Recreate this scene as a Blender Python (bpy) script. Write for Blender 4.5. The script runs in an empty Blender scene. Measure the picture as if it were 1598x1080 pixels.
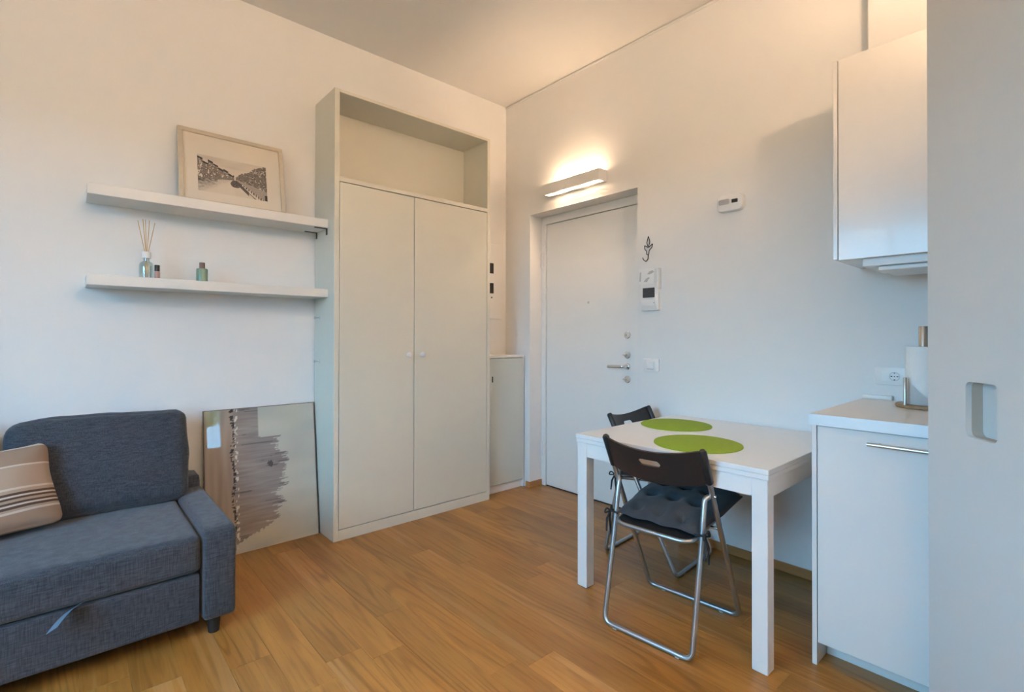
import bpy, bmesh, math, random
from mathutils import Vector, Matrix, noise

# ------------------------------------------------------------------ scene setup
sc = bpy.context.scene
col = sc.collection
sc.view_settings.view_transform = 'Standard'
sc.view_settings.look = 'None'
sc.view_settings.gamma = 1.0
sc.view_settings.use_curve_mapping = False
sc.view_settings.exposure = 0.13
sc.cycles.sample_clamp_indirect = 60.0

# camera (room corner = origin, left wall y=0, right wall x=0, floor z=0, metres)
CAM = Vector((-2.7826, -3.2091, 1.213))
YAW, PITCH, ROLL, FPX, SY = 0.8436, 0.0063, 0.0017, 780.04, -19.83
fw = Vector((math.cos(YAW), math.sin(YAW), 0)); rt = Vector((math.sin(YAW), -math.cos(YAW), 0)); up = Vector((0, 0, 1))
fw2 = fw*math.cos(PITCH) + up*math.sin(PITCH); up2 = up*math.cos(PITCH) - fw*math.sin(PITCH)
rt2 = rt*math.cos(ROLL) + up2*math.sin(ROLL); up3 = up2*math.cos(ROLL) - rt*math.sin(ROLL)
cd = bpy.data.cameras.new('camera'); cam = bpy.data.objects.new('camera', cd); col.objects.link(cam)
cd.sensor_width = 36.0; cd.lens = FPX/1598*36.0; cd.shift_y = SY/1598; cd.clip_start = 0.05
M = Matrix((rt2, up3, -fw2)).transposed().to_4x4(); M.translation = CAM
cam.matrix_world = M
sc.camera = cam

# world: even pale blue sky above a dull ground
SKY_STRENGTH = 16.9
w = bpy.data.worlds.new('sky'); sc.world = w; w.use_nodes = True
nt = w.node_tree; nt.nodes.clear()
tc = nt.nodes.new('ShaderNodeTexCoord'); sx = nt.nodes.new('ShaderNodeSeparateXYZ')
rp = nt.nodes.new('ShaderNodeValToRGB'); bg = nt.nodes.new('ShaderNodeBackground'); wo = nt.nodes.new('ShaderNodeOutputWorld')
nt.links.new(tc.outputs['Generated'], sx.inputs[0]); nt.links.new(sx.outputs['Z'], rp.inputs[0])
rp.color_ramp.elements[0].position = 0.0; rp.color_ramp.elements[0].color = (0.10, 0.11, 0.09, 1)
rp.color_ramp.elements[1].position = 0.03; rp.color_ramp.elements[1].color = (0.24, 0.62, 1.0, 1)
nt.links.new(rp.outputs[0], bg.inputs[0]); bg.inputs[1].default_value = SKY_STRENGTH
nt.links.new(bg.outputs[0], wo.inputs[0])

ROOM_X, ROOM_Y, CEIL = -4.2, -4.90, 3.162
WIN = dict(y0=-2.75, y1=-1.20, z0=0.75, z1=2.40)          # wide window in wall_front (x = ROOM_X)
WIN2 = dict(x0=-1.37, x1=-1.10, z0=0.80, z1=1.62)          # narrow window in wall_rear (y = ROOM_Y)
WARM = (1.0, 0.69, 0.45)
SCONCE_POWER, LAMP_POWER, FILL_POWER = 1450.0, 420.0, 255.0                      # emission strengths: rear sconce, entrance lamp, added fill uplight

def portal(name, loc, rot, sx_, sy_):
    ld = bpy.data.lights.new(name, 'AREA'); ld.shape = 'RECTANGLE'; ld.size = sx_; ld.size_y = sy_
    ld.cycles.is_portal = True
    o = bpy.data.objects.new(name, ld); col.objects.link(o); o.location = loc; o.rotation_euler = rot
portal('window_portal', (ROOM_X-0.16, (WIN['y0']+WIN['y1'])/2, (WIN['z0']+WIN['z1'])/2), (0, -math.pi/2, 0), WIN['z1']-WIN['z0'], WIN['y1']-WIN['y0'])
portal('narrow_window_portal', ((WIN2['x0']+WIN2['x1'])/2, ROOM_Y-0.16, (WIN2['z0']+WIN2['z1'])/2), (math.pi/2, 0, 0), WIN2['x1']-WIN2['x0'], WIN2['z1']-WIN2['z0'])

# ------------------------------------------------------------------ materials
MATS = {}
def mat(name, c=(0.8, 0.8, 0.8), rough=0.5, metal=0.0, coat=0.0, bump=0.0, bscale=60.0, vary=0.0, vscale=4.0, spec=0.5, stretch=None, sheen=0.0, coat_rough=0.05):
    if name in MATS: return MATS[name]
    m = bpy.data.materials.new(name); m.use_nodes = True; MATS[name] = m
    n = m.node_tree; b = n.nodes['Principled BSDF']
    b.inputs['Base Color'].default_value = (*c, 1); b.inputs['Roughness'].default_value = rough
    b.inputs['Metallic'].default_value = metal; b.inputs['Coat Weight'].default_value = coat
    b.inputs['Coat Roughness'].default_value = coat_rough
    b.inputs['Specular IOR Level'].default_value = spec
    if sheen: b.inputs['Sheen Weight'].default_value = sheen; b.inputs['Sheen Roughness'].default_value = 0.5
    t = n.nodes.new('ShaderNodeTexCoord'); src = t.outputs['Object']
    if stretch:
        mp = n.nodes.new('ShaderNodeMapping'); mp.inputs['Scale'].default_value = stretch
        n.links.new(src, mp.inputs[0]); src = mp.outputs[0]
    if vary:
        nz = n.nodes.new('ShaderNodeTexNoise'); nz.inputs['Scale'].default_value = vscale; nz.inputs['Detail'].default_value = 4
        n.links.new(src, nz.inputs['Vector'])
        mx = n.nodes.new('ShaderNodeMix'); mx.data_type = 'RGBA'
        mx.inputs[6].default_value = (*[x*(1-vary) for x in c], 1); mx.inputs[7].default_value = (*[min(1, x*(1+vary)) for x in c], 1)
        n.links.new(nz.outputs[0], mx.inputs[0]); n.links.new(mx.outputs[2], b.inputs['Base Color'])
    if bump:
        nb = n.nodes.new('ShaderNodeTexNoise'); nb.inputs['Scale'].default_value = bscale; nb.inputs['Detail'].default_value = 5
        n.links.new(src, nb.inputs['Vector'])
        bp = n.nodes.new('ShaderNodeBump'); bp.inputs['Strength'].default_value = bump; bp.inputs['Distance'].default_value = 0.002
        n.links.new(nb.outputs[0], bp.inputs['Height']); n.links.new(bp.outputs[0], b.inputs['Normal'])
    return m

mat('wall_paint', (0.82, 0.81, 0.79), 0.75, bump=0.12, bscale=90, vary=0.012, vscale=1.5)
mat('ceiling_paint', (0.83, 0.81, 0.78), 0.8, bump=0.08, bscale=70)
mat('white_lacquer', (0.80, 0.80, 0.79), 0.35, bump=0.03, bscale=40)
mat('door_white', (0.84, 0.83, 0.80), 0.32, bump=0.03, bscale=30)
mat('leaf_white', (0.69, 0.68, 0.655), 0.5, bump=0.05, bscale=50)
mat('wardrobe_paint', (0.70, 0.67, 0.57), 0.38, bump=0.03, bscale=40, vary=0.01)
mat('cabinet_gloss', (0.60, 0.62, 0.56), 0.12, coat=0.6)
mat('shelf_white', (0.76, 0.74, 0.70), 0.4, bump=0.03)
mat('kitchen_white', (0.78, 0.76, 0.73), 0.22, coat=0.15)
mat('worktop_laminate', (0.86, 0.77, 0.67), 0.3, vary=0.03, vscale=30)
mat('worktop_edge', (0.72, 0.76, 0.78), 0.3, metal=0.25)
mat('table_white', (0.82, 0.81, 0.79), 0.28)
mat('plastic_white', (0.82, 0.81, 0.79), 0.35)
mat('plastic_grey', (0.50, 0.49, 0.48), 0.4)
mat('plastic_black', (0.018, 0.018, 0.019), 0.38, bump=0.05, bscale=300)
mat('screen_dark', (0.05, 0.05, 0.055), 0.2)
mat('slot_dark', (0.02, 0.014, 0.01), 0.5)
mat('chrome', (0.72, 0.73, 0.74), 0.16, metal=1.0)
mat('steel_brushed', (0.62, 0.60, 0.57), 0.3, metal=1.0, bump=0.05, bscale=200, stretch=(1, 1, 0.05))
mat('tube_silver', (0.50, 0.52, 0.54), 0.3, metal=0.9)
mat('black_wire', (0.03, 0.025, 0.02), 0.4, metal=0.6)
mat('cushion_fabric', (0.040, 0.044, 0.050), 0.92, bump=0.5, bscale=420, vary=0.15, vscale=20, sheen=0.15)
mat('strap_webbing', (0.13, 0.17, 0.22), 0.85, bump=0.4, bscale=500)
mat('tie_fabric', (0.028, 0.030, 0.034), 0.95)
mat('green_felt', (0.27, 0.40, 0.022), 0.9, bump=0.5, bscale=500, vary=0.08, vscale=40)
mat('wood_base', (0.33, 0.20, 0.10), 0.45, vary=0.25, vscale=12, stretch=(1, 6, 1))
mat('paper_white', (0.86, 0.85, 0.83), 0.9, bump=0.3, bscale=160)
mat('frame_pale_wood', (0.60, 0.52, 0.40), 0.5, vary=0.08, vscale=20, stretch=(1, 1, 8))
mat('mat_board', (0.72, 0.65, 0.55), 0.85)
mat('reed_wood', (0.62, 0.42, 0.20), 0.7)
mat('bottle_green', (0.16, 0.27, 0.19), 0.3, coat=0.3)
mat('cap_brown', (0.17, 0.11, 0.09), 0.45)
mat('bottle_rose', (0.50, 0.30, 0.25), 0.35)
mat('rubber_black', (0.012, 0.012, 0.012), 0.7)
mat('art_edge', (0.16, 0.12, 0.09), 0.5)
mat('baseboard_oak', (0.42, 0.19, 0.060), 0.42, vary=0.2, vscale=9, stretch=(1, 0.25, 6))
mat('beige_liner', (0.50, 0.42, 0.34), 0.6)
mat('green_leaf', (0.34, 0.55, 0.06), 0.6, vary=0.3, vscale=8)
mat('bark', (0.12, 0.08, 0.05), 0.8)

def fabric(name, c, c2):
    m = bpy.data.materials.new(name); m.use_nodes = True; MATS[name] = m
    n = m.node_tree; b = n.nodes['Principled BSDF']; b.inputs['Roughness'].default_value = 0.93
    b.inputs['Sheen Weight'].default_value = 0.25; b.inputs['Specular IOR Level'].default_value = 0.2
    t = n.nodes.new('ShaderNodeTexCoord')
    fac = []
    for scl in ((700, 700, 40), (60, 60, 700)):
        mp = n.nodes.new('ShaderNodeMapping'); mp.inputs['Scale'].default_value = scl; n.links.new(t.outputs['Object'], mp.inputs[0])
        nz = n.nodes.new('ShaderNodeTexNoise'); nz.inputs['Scale'].default_value = 0.5; nz.inputs['Detail'].default_value = 2
        n.links.new(mp.outputs[0], nz.inputs['Vector']); fac.append(nz.outputs[0])
    ad = n.nodes.new('ShaderNodeMath'); ad.operation = 'MULTIPLY'; n.links.new(fac[0], ad.inputs[0]); n.links.new(fac[1], ad.inputs[1])
    rr = n.nodes.new('ShaderNodeValToRGB'); n.links.new(ad.outputs[0], rr.inputs[0])
    rr.color_ramp.elements[0].position = 0.12; rr.color_ramp.elements[0].color = (*c, 1)
    rr.color_ramp.elements[1].position = 0.42; rr.color_ramp.elements[1].color = (*c2, 1)
    n.links.new(rr.outputs[0], b.inputs['Base Color'])
    bp = n.nodes.new('ShaderNodeBump'); bp.inputs['Strength'].default_value = 0.35; bp.inputs['Distance'].default_value = 0.001
    n.links.new(ad.outputs[0], bp.inputs['Height']); n.links.new(bp.outputs[0], b.inputs['Normal'])
    return m
fabric('sofa_fabric', (0.027, 0.032, 0.041), (0.078, 0.087, 0.103))

def oak():
    m = bpy.data.materials.new('oak_plank'); m.use_nodes = True; MATS['oak_plank'] = m
    n = m.node_tree; b = n.nodes['Principled BSDF']; b.inputs['Roughness'].default_value = 0.36
    g = n.nodes.new('ShaderNodeNewGeometry'); oi = n.nodes.new('ShaderNodeObjectInfo')
    cb = n.nodes.new('ShaderNodeCombineXYZ'); ml = n.nodes.new('ShaderNodeMath'); ml.operation = 'MULTIPLY'; ml.inputs[1].default_value = 37.0
    n.links.new(oi.outputs['Random'], ml.inputs[0]); n.links.new(ml.outputs[0], cb.inputs[1]); n.links.new(ml.outputs[0], cb.inputs[0])
    ad = n.nodes.new('ShaderNodeVectorMath'); ad.operation = 'ADD'; n.links.new(g.outputs['Position'], ad.inputs[0]); n.links.new(cb.outputs[0], ad.inputs[1])
    def nz(scale, sc_, det, dist=0.0):
        mp = n.nodes.new('ShaderNodeMapping'); mp.inputs['Scale'].default_value = scale; n.links.new(ad.outputs[0], mp.inputs[0])
        x = n.nodes.new('ShaderNodeTexNoise'); x.inputs['Scale'].default_value = sc_; x.inputs['Detail'].default_value = det; x.inputs['Distortion'].default_value = dist
        n.links.new(mp.outputs[0], x.inputs['Vector']); return x.outputs[0]
    broad = nz((6, 0.7, 1), 1.0, 3, 0.8); fine = nz((75, 4.5, 1), 1.0, 5, 0.6)
    # cathedral grain: contour lines of a long soft noise
    cont = nz((5.0, 0.42, 1), 1.0, 1.5, 0.4)
    m1 = n.nodes.new('ShaderNodeMath'); m1.operation = 'MULTIPLY'; m1.inputs[1].default_value = 95.0; n.links.new(cont, m1.inputs[0])
    m2 = n.nodes.new('ShaderNodeMath'); m2.operation = 'SINE'; n.links.new(m1.outputs[0], m2.inputs[0])
    m3 = n.nodes.new('ShaderNodeMath'); m3.operation = 'MULTIPLY_ADD'; m3.inputs[1].default_value = 0.5; m3.inputs[2].default_value = 0.5; n.links.new(m2.outputs[0], m3.inputs[0])
    # the grain shows in patches only
    patchy = nz((3.0, 0.9, 1), 1.3, 2, 0.0)
    wv = m3
    def mix(a, b_, f, typ='MIX'):
        x = n.nodes.new('ShaderNodeMix'); x.data_type = 'RGBA'; x.blend_type = typ
        for s, v in ((6, a), (7, b_), (0, f)):
            if hasattr(v, 'is_linked'): n.links.new(v, x.inputs[s])
            else: x.inputs[s].default_value = v
        return x.outputs[2]
    r1 = n.nodes.new('ShaderNodeValToRGB'); n.links.new(broad, r1.inputs[0])
    e = r1.color_ramp.elements; e[0].position = 0.28; e[0].color = (0.335, 0.148, 0.029, 1); e[1].position = 0.72; e[1].color = (0.49, 0.240, 0.056, 1)
    r2 = n.nodes.new('ShaderNodeValToRGB'); n.links.new(wv.outputs[0], r2.inputs[0])
    e = r2.color_ramp.elements; e[0].position = 0.0; e[0].color = (0.64, 0.57, 0.50, 1); e[1].position = 0.45; e[1].color = (1.04, 1.03, 1.02, 1)
    rpch = n.nodes.new('ShaderNodeValToRGB'); n.links.new(patchy, rpch.inputs[0])
    e = rpch.color_ramp.elements; e[0].position = 0.42; e[0].color = (0.12, 0.12, 0.12, 1); e[1].position = 0.62; e[1].color = (0.75, 0.75, 0.75, 1)
    c1 = mix(r1.outputs[0], r2.outputs[0], rpch.outputs[0], 'MULTIPLY')
    r3 = n.nodes.new('ShaderNodeValToRGB'); n.links.new(fine, r3.inputs[0])
    e = r3.color_ramp.elements; e[0].position = 0.32; e[0].color = (0.66, 0.60, 0.55, 1); e[1].position = 0.52; e[1].color = (1, 1, 1, 1)
    c2 = mix(c1, r3.outputs[0], 0.55, 'MULTIPLY')
    # pale sapwood streaks
    sap = nz((14, 0.55, 1), 1.0, 1, 0.2)
    r4 = n.nodes.new('ShaderNodeValToRGB'); n.links.new(sap, r4.inputs[0])
    e = r4.color_ramp.elements; e[0].position = 0.655; e[0].color = (0, 0, 0, 1); e[1].position = 0.68; e[1].color = (0.55, 0.55, 0.55, 1)
    c3 = mix(c2, (0.50, 0.27, 0.10, 1), r4.outputs[0])
    hs = n.nodes.new('ShaderNodeHueSaturation'); n.links.new(c3, hs.inputs['Color'])
    mr = n.nodes.new('ShaderNodeMapRange'); mr.inputs[3].default_value = 0.80; mr.inputs[4].default_value = 1.16; n.links.new(oi.outputs['Random'], mr.inputs[0]); n.links.new(mr.outputs[0], hs.inputs['Value'])
    n.links.new(hs.outputs[0], b.inputs['Base Color'])
    bp = n.nodes.new('ShaderNodeBump'); bp.inputs['Strength'].default_value = 0.12; bp.inputs['Distance'].default_value = 0.001
    n.links.new(fine, bp.inputs['Height']); n.links.new(bp.outputs[0], b.inputs['Normal'])
oak()

def glass(name, tint=(1, 1, 1), gloss=0.07):
    m = bpy.data.materials.new(name); m.use_nodes = True; MATS[name] = m; n = m.node_tree; n.nodes.clear()
    o = n.nodes.new('ShaderNodeOutputMaterial'); t = n.nodes.new('ShaderNodeBsdfTransparent'); g = n.nodes.new('ShaderNodeBsdfGlossy'); x = n.nodes.new('ShaderNodeMixShader')
    t.inputs[0].default_value = (*tint, 1); g.inputs['Roughness'].default_value = 0.02; x.inputs[0].default_value = gloss
    n.links.new(t.outputs[0], x.inputs[1]); n.links.new(g.outputs[0], x.inputs[2]); n.links.new(x.outputs[0], o.inputs[0])
glass('window_glass'); glass('bottle_glass', (0.90, 0.94, 0.93), 0.16)

def emit(name, c, s):
    m = bpy.data.materials.new(name); m.use_nodes = True; MATS[name] = m
    b = m.node_tree.nodes['Principled BSDF']; b.inputs['Base Color'].default_value = (0.9, 0.88, 0.85, 1)
    b.inputs['Emission Color'].default_value = (*c, 1); b.inputs['Emission Strength'].default_value = s
emit('bulb_glow', WARM, LAMP_POWER); emit('globe_glow', WARM, SCONCE_POWER); emit('fill_uplight_glow', WARM, FILL_POWER)

def painted(name, rough, coat):
    m = bpy.data.materials.new(name); m.use_nodes = True; MATS[name] = m; n = m.node_tree; b = n.nodes['Principled BSDF']
    a = n.nodes.new('ShaderNodeAttribute'); a.attribute_name = 'ink'; n.links.new(a.outputs['Color'], b.inputs['Base Color'])
    b.inputs['Roughness'].default_value = rough; b.inputs['Coat Weight'].default_value = coat; b.inputs['Coat Roughness'].default_value = 0.02
    return m
painted('print_ink', 0.7, 0.0); painted('glazed_paint', 0.5, 1.0)

def stripes():
    m = bpy.data.materials.new('striped_cotton'); m.use_nodes = True; MATS['striped_cotton'] = m; n = m.node_tree; b = n.nodes['Principled BSDF']
    b.inputs['Roughness'].default_value = 0.95; b.inputs['Specular IOR Level'].default_value = 0.15
    t = n.nodes.new('ShaderNodeTexCoord'); s = n.nodes.new('ShaderNodeSeparateXYZ'); n.links.new(t.outputs['Object'], s.inputs[0])
    mr = n.nodes.new('ShaderNodeMapRange'); mr.inputs[1].default_value = -0.175; mr.inputs[2].default_value = 0.175; n.links.new(s.outputs['Z'], mr.inputs[0])
    r = n.nodes.new('ShaderNodeValToRGB'); r.color_ramp.interpolation = 'CONSTANT'; n.links.new(mr.outputs[0], r.inputs[0])
    tan, cream, brown, pale = (0.34, 0.235, 0.165), (0.60, 0.51, 0.43), (0.10, 0.062, 0.045), (0.42, 0.315, 0.235)
    stops = [(0, tan), (0.20, cream), (0.225, pale), (0.25, brown), (0.275, cream), (0.295, brown), (0.32, pale), (0.345, brown), (0.37, cream), (0.39, brown), (0.415, pale), (0.45, cream), (0.475, pale), (0.72, cream), (0.74, tan), (0.955, cream)]
    e = r.color_ramp.elements
    e[0].position, e[0].color = 0, (*tan, 1); e[1].position, e[1].color = stops[1][0], (*stops[1][1], 1)
    for p, c in stops[2:]:
        x = e.new(p); x.color = (*c, 1)
    n.links.new(r.outputs[0], b.inputs['Base Color'])
    nz = n.nodes.new('ShaderNodeTexNoise'); nz.inputs['Scale'].default_value = 350; n.links.new(t.outputs['Object'], nz.inputs['Vector'])
    bp = n.nodes.new('ShaderNodeBump'); bp.inputs['Strength'].default_value = 0.4; bp.inputs['Distance'].default_value = 0.001
    n.links.new(nz.outputs[0], bp.inputs['Height']); n.links.new(bp.outputs[0], b.inputs['Normal'])
stripes()

# ------------------------------------------------------------------ mesh helpers
def add_box(bm, x0, x1, y0, y1, z0, z1, bev=0.0, seg=2):
    t = bmesh.new()
    bmesh.ops.create_cube(t, size=1.0)
    for v in t.verts:
        v.co = Vector(((x0+x1)/2 + v.co.x*(x1-x0), (y0+y1)/2 + v.co.y*(y1-y0), (z0+z1)/2 + v.co.z*(z1-z0)))
    if bev: bmesh.ops.bevel(t, geom=list(t.edges), offset=bev, segments=seg, affect='EDGES', profile=0.5)
    merge(bm, t); return bm
def merge(bm, t, mtx=None):
    me = bpy.data.meshes.new('tmp'); t.to_mesh(me); t.free()
    if mtx: me.transform(mtx)
    bm.from_mesh(me); bpy.data.meshes.remove(me)
def box(x0, x1, y0, y1, z0, z1, bev=0.0, seg=2): return add_box(bmesh.new(), x0, x1, y0, y1, z0, z1, bev, seg)
def fillet(pts, r, n=6, closed=False):
    P = [Vector(p) for p in pts]; out = []; N = len(P)
    for i, p in enumerate(P):
        if not closed and i in (0, N-1): out.append(p); continue
        a, b = P[i-1]-p, P[(i+1) % N]-p
        ri = r[i] if isinstance(r, (list, tuple)) else r
        d = min(ri, a.length*0.49, b.length*0.49)
        if d < 1e-6: out.append(p); continue
        a, b = p+a.normalized()*d, p+b.normalized()*d
        for k in range(n+1):
            t = k/n; out.append(a*(1-t)**2 + p*2*t*(1-t) + b*t*t)
    return out
def add_tube(bm, pts, r, seg=10, closed=False, caps=True):
    P = [Vector(p) for p in pts]; N = len(P); rings = []
    T0 = (P[1]-P[0]).normalized(); u = T0.orthogonal().normalized()
    for i, p in enumerate(P):
        if closed: T = (P[(i+1) % N]-P[i-1]).normalized()
        elif i == 0: T = T0
        elif i == N-1: T = (P[-1]-P[-2]).normalized()
        else: T = ((P[i+1]-p).normalized()+(p-P[i-1]).normalized()).normalized()
        u = (u-T*u.dot(T)).normalized(); v = T.cross(u)
        ri = r[i] if isinstance(r, (list, tuple)) else r
        rings.append([bm.verts.new(p+(u*math.cos(2*math.pi*k/seg)+v*math.sin(2*math.pi*k/seg))*ri) for k in range(seg)])
    for i in range(N if closed else N-1):
        a, b = rings[i], rings[(i+1) % N]
        if closed and i == N-1:
            off = min(range(seg), key=lambda o: (b[o].co-a[0].co).length)
            b = b[off:]+b[:off]
        for k in range(seg): bm.faces.new((a[k], a[(k+1) % seg], b[(k+1) % seg], b[k]))
    if caps and not closed: bm.faces.new(rings[0][::-1]); bm.faces.new(rings[-1])
    return bm
def tube(pts, r, seg=10, closed=False): return add_tube(bmesh.new(), pts, r, seg, closed)
def add_lathe(bm, prof, seg=24, mtx=None):
    t = bmesh.new(); rings = []
    for r, z in prof:
        if r < 1e-6: rings.append([t.verts.new((0, 0, z))])
        else: rings.append([t.verts.new((r*math.cos(2*math.pi*k/seg), r*math.sin(2*math.pi*k/seg), z)) for k in range(seg)])
    for a, b in zip(rings, rings[1:]):
        for k in range(seg):
            if len(a) == 1 and len(b) == 1: continue
            if len(a) == 1: t.faces.new((a[0], b[(k+1) % seg], b[k]))
            elif len(b) == 1: t.faces.new((a[k], a[(k+1) % seg], b[0]))
            else: t.faces.new((a[k], a[(k+1) % seg], b[(k+1) % seg], b[k]))
    merge(bm, t, mtx); return bm
def lathe(prof, seg=24, mtx=None): return add_lathe(bmesh.new(), prof, seg, mtx)
def axis(loc, d):                       # matrix taking +Z to direction d, placed at loc
    return Matrix.Translation(Vector(loc)) @ Vector(d).to_track_quat('Z', 'Y').to_matrix().to_4x4()
def rrect(w, h, r, n=5):
    out = []
    for cx, cy, a0 in ((w/2-r, h/2-r, 0), (-w/2+r, h/2-r, 90), (-w/2+r, -h/2+r, 180), (w/2-r, -h/2+r, 270)):
        for k in range(n+1):
            a = math.radians(a0+90*k/n); out.append((cx+r*math.cos(a), cy+r*math.sin(a)))
    return out
def add_prism(bm, loop, depth, mtx=None, bev=0.0):
    t = bmesh.new(); f = t.faces.new([t.verts.new((x, y, 0)) for x, y in loop])
    r = bmesh.ops.extrude_face_region(t, geom=[f])
    for g in r['geom']:
        if isinstance(g, bmesh.types.BMVert): g.co.z += depth
    bmesh.ops.recalc_face_normals(t, faces=list(t.faces))
    if bev:
        es = [e for e in t.edges if abs(e.verts[0].co.z-depth) < 1e-7 and abs(e.verts[1].co.z-depth) < 1e-7]
        bmesh.ops.bevel(t, geom=es, offset=bev, segments=2, affect='EDGES', profile=0.5)
    merge(bm, t, mtx); return bm
def prism(loop, depth, mtx=None, bev=0.0): return add_prism(bmesh.new(), loop, depth, mtx, bev)
def soft(w, d, h, r, bx=0, by=0, bz=0, n=14, wr=0.0, seed=0.0):
    """rounded, bulging cushion block centred on the origin"""
    t = bmesh.new(); bmesh.ops.create_cube(t, size=2.0)
    bmesh.ops.subdivide_edges(t, edges=list(t.edges), cuts=n, use_grid_fill=True)
    H = Vector((w/2, d/2, h/2))
    for v in t.verts:
        u = v.co.copy()
        # spread the grid so that the rounded corner gets vertices of its own
        q = Vector([math.copysign(1-(1-abs(c))**1.35, c) if abs(c) < 1 else c for c in u])
        p = Vector((q.x*H.x, q.y*H.y, q.z*H.z))
        inner = Vector([max(-(H[i]-r), min(H[i]-r, p[i])) for i in range(3)])
        dl = p-inner
        if dl.length > 1e-9: p = inner+dl.normalized()*min(r, dl.length) if dl.length > r else p
        fx, fy, fz = (1-u.x*u.x), (1-u.y*u.y), (1-u.z*u.z)
        p += Vector((u.x*bx*fy*fz, u.y*by*fx*fz, u.z*bz*fx*fy))
        if wr:
            nn = noise.noise(p*7+Vector((seed, 0, 0)))*0.6+noise.noise(p*17+Vector((0, seed, 0)))*0.4
            p += p.normalized()*wr*nn
        v.co = p
    bmesh.ops.recalc_face_normals(t, faces=list(t.faces)); return t

def link(o): col.objects.link(o); return o
def mk(name, bm, m, parent=None, smooth=None, label=None):
    me = bpy.data.meshes.new(name)
    if parent is not None:
        L = Vector(parent.get('_o', (0, 0, 0)))
        bmesh.ops.translate(bm, verts=list(bm.verts), vec=-L)
    bmesh.ops.recalc_face_normals(bm, faces=list(bm.faces))
    bm.to_mesh(me); bm.free()
    me.materials.append(MATS[m])
    if smooth is not None:
        for p in me.polygons: p.use_smooth = True
        me.set_sharp_from_angle(angle=math.radians(smooth))
    o = link(bpy.data.objects.new(name, me))
    if parent is not None:
        o.parent = parent; o['_o'] = list(parent.get('_o', (0, 0, 0)))
    if label: o['label'] = label
    return o
def thing(name, label, cat, loc=(0, 0, 0), group=None):
    o = link(bpy.data.objects.new(name, None)); o.location = loc; o['_o'] = list(loc); o.empty_display_size = 0.05
    o['label'] = label; o['category'] = cat
    if group: o['group'] = group
    return o
def single(name, bm, m, label, cat, loc, smooth=None, group=None):
    bmesh.ops.translate(bm, verts=list(bm.verts), vec=-Vector(loc))
    o = mk(name, bm, m, None, smooth); o.location = loc; o['_o'] = list(loc); o['label'] = label; o['category'] = cat
    if group: o['group'] = group
    return o
def struct(name, bm, m, label=None, smooth=None):
    o = mk(name, bm, m, None, smooth); o['kind'] = 'structure'
    if label: o['label'] = label
    return o
def struct_root(name, label, loc):
    o = link(bpy.data.objects.new(name, None)); o.location = loc; o['_o'] = list(loc); o.empty_display_size = 0.05; o['kind'] = 'structure'; o['label'] = label
    return o

# ------------------------------------------------------------------ the room
DL, DR, DT, DD = -0.299, -1.315, 2.190, 0.141        # entrance recess in the right wall
TH = 0.30
NY, ND = -2.585, 0.037                               # shallow boxing above the kitchen cabinet

fl = struct('floor', box(ROOM_X-0.05, 0.30, ROOM_Y-0.05, 0.05, -0.10, -0.014), 'slot_dark', 'warm oak plank floor running towards the wardrobe wall')
rng = random.Random(11)
PW = 0.1375; x_off = -1.646
i0 = math.floor((ROOM_X-x_off)/PW); i1 = math.ceil((DD-x_off)/PW)
fixed = {-1: -1.205, 1: -1.870, 3: -1.030}          # end joints read off the photograph, row -> y
for i in range(i0, i1):
    xa, xb = max(x_off+i*PW, ROOM_X), min(x_off+(i+1)*PW, DD)
    if xb-xa < 0.005: continue
    y = ROOM_Y; L = rng.uniform(0.4, 1.7); cuts = [ROOM_Y]
    if i in fixed: cuts += [fixed[i]]; y = fixed[i]; L = 1.6
    while y+L < -0.25: y += L; cuts.append(y); L = rng.choice((1.2, 1.5, 1.8))
    ends = 0.0
    cuts = sorted(cuts)+[ends]
    g = 0.0002
    if xb > 0.0:
        mk('plank', box(max(xa, 0)+g, xb-g, DR+g, DL-g, -0.014, 0.0, 0.0006, 1), 'oak_plank', fl)
        if xa >= 0: continue
        xb = 0.0
    for a, b in zip(cuts, cuts[1:]):
        mk('plank', box(xa+g, xb-g, a+g, b-g, -0.014, 0.0, 0.0006, 1), 'oak_plank', fl)

struct('ceiling', box(ROOM_X-0.2, TH, ROOM_Y-0.2, 0.2, CEIL, CEIL+0.12), 'ceiling_paint')
struct('wall_left', box(ROOM_X-0.2, TH, 0.0, 0.2, -0.1, CEIL), 'wall_paint', 'white wall behind the sofa and wardrobe')
b = bmesh.new()
add_box(b, 0, TH, DL, 0.0, -0.1, CEIL)
add_box(b, 0, TH, DR, DL, DT, CEIL)
add_box(b, 0, TH, ROOM_Y-0.2, DR, -0.1, CEIL)
add_box(b, -ND, 0.0, -3.23, NY, 2.364, CEIL)
add_box(b, DD+0.06, TH, DR, DL, -0.1, DT)
struct('wall_right', b, 'wall_paint', 'white wall with the entrance door and kitchen corner')
b = bmesh.new()                                       # window wall behind the camera
X0, X1 = ROOM_X-0.2, ROOM_X
add_box(b, X0, X1, ROOM_Y-0.2, WIN['y0'], -0.1, CEIL); add_box(b, X0, X1, WIN['y1'], 0.0, -0.1, CEIL)
add_box(b, X0, X1, WIN['y0'], WIN['y1'], -0.1, WIN['z0']); add_box(b, X0, X1, WIN['y0'], WIN['y1'], WIN['z1'], CEIL)
struct('wall_front', b, 'wall_paint')
b = bmesh.new()
Y0, Y1 = ROOM_Y-0.2, ROOM_Y
add_box(b, ROOM_X, WIN2['x0'], Y0, Y1, -0.1, CEIL); add_box(b, WIN2['x1'], 0.0, Y0, Y1, -0.1, CEIL)
add_box(b, WIN2['x0'], WIN2['x1'], Y0, Y1, -0.1, WIN2['z0']); add_box(b, WIN2['x0'], WIN2['x1'], Y0, Y1, WIN2['z1'], CEIL)
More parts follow.
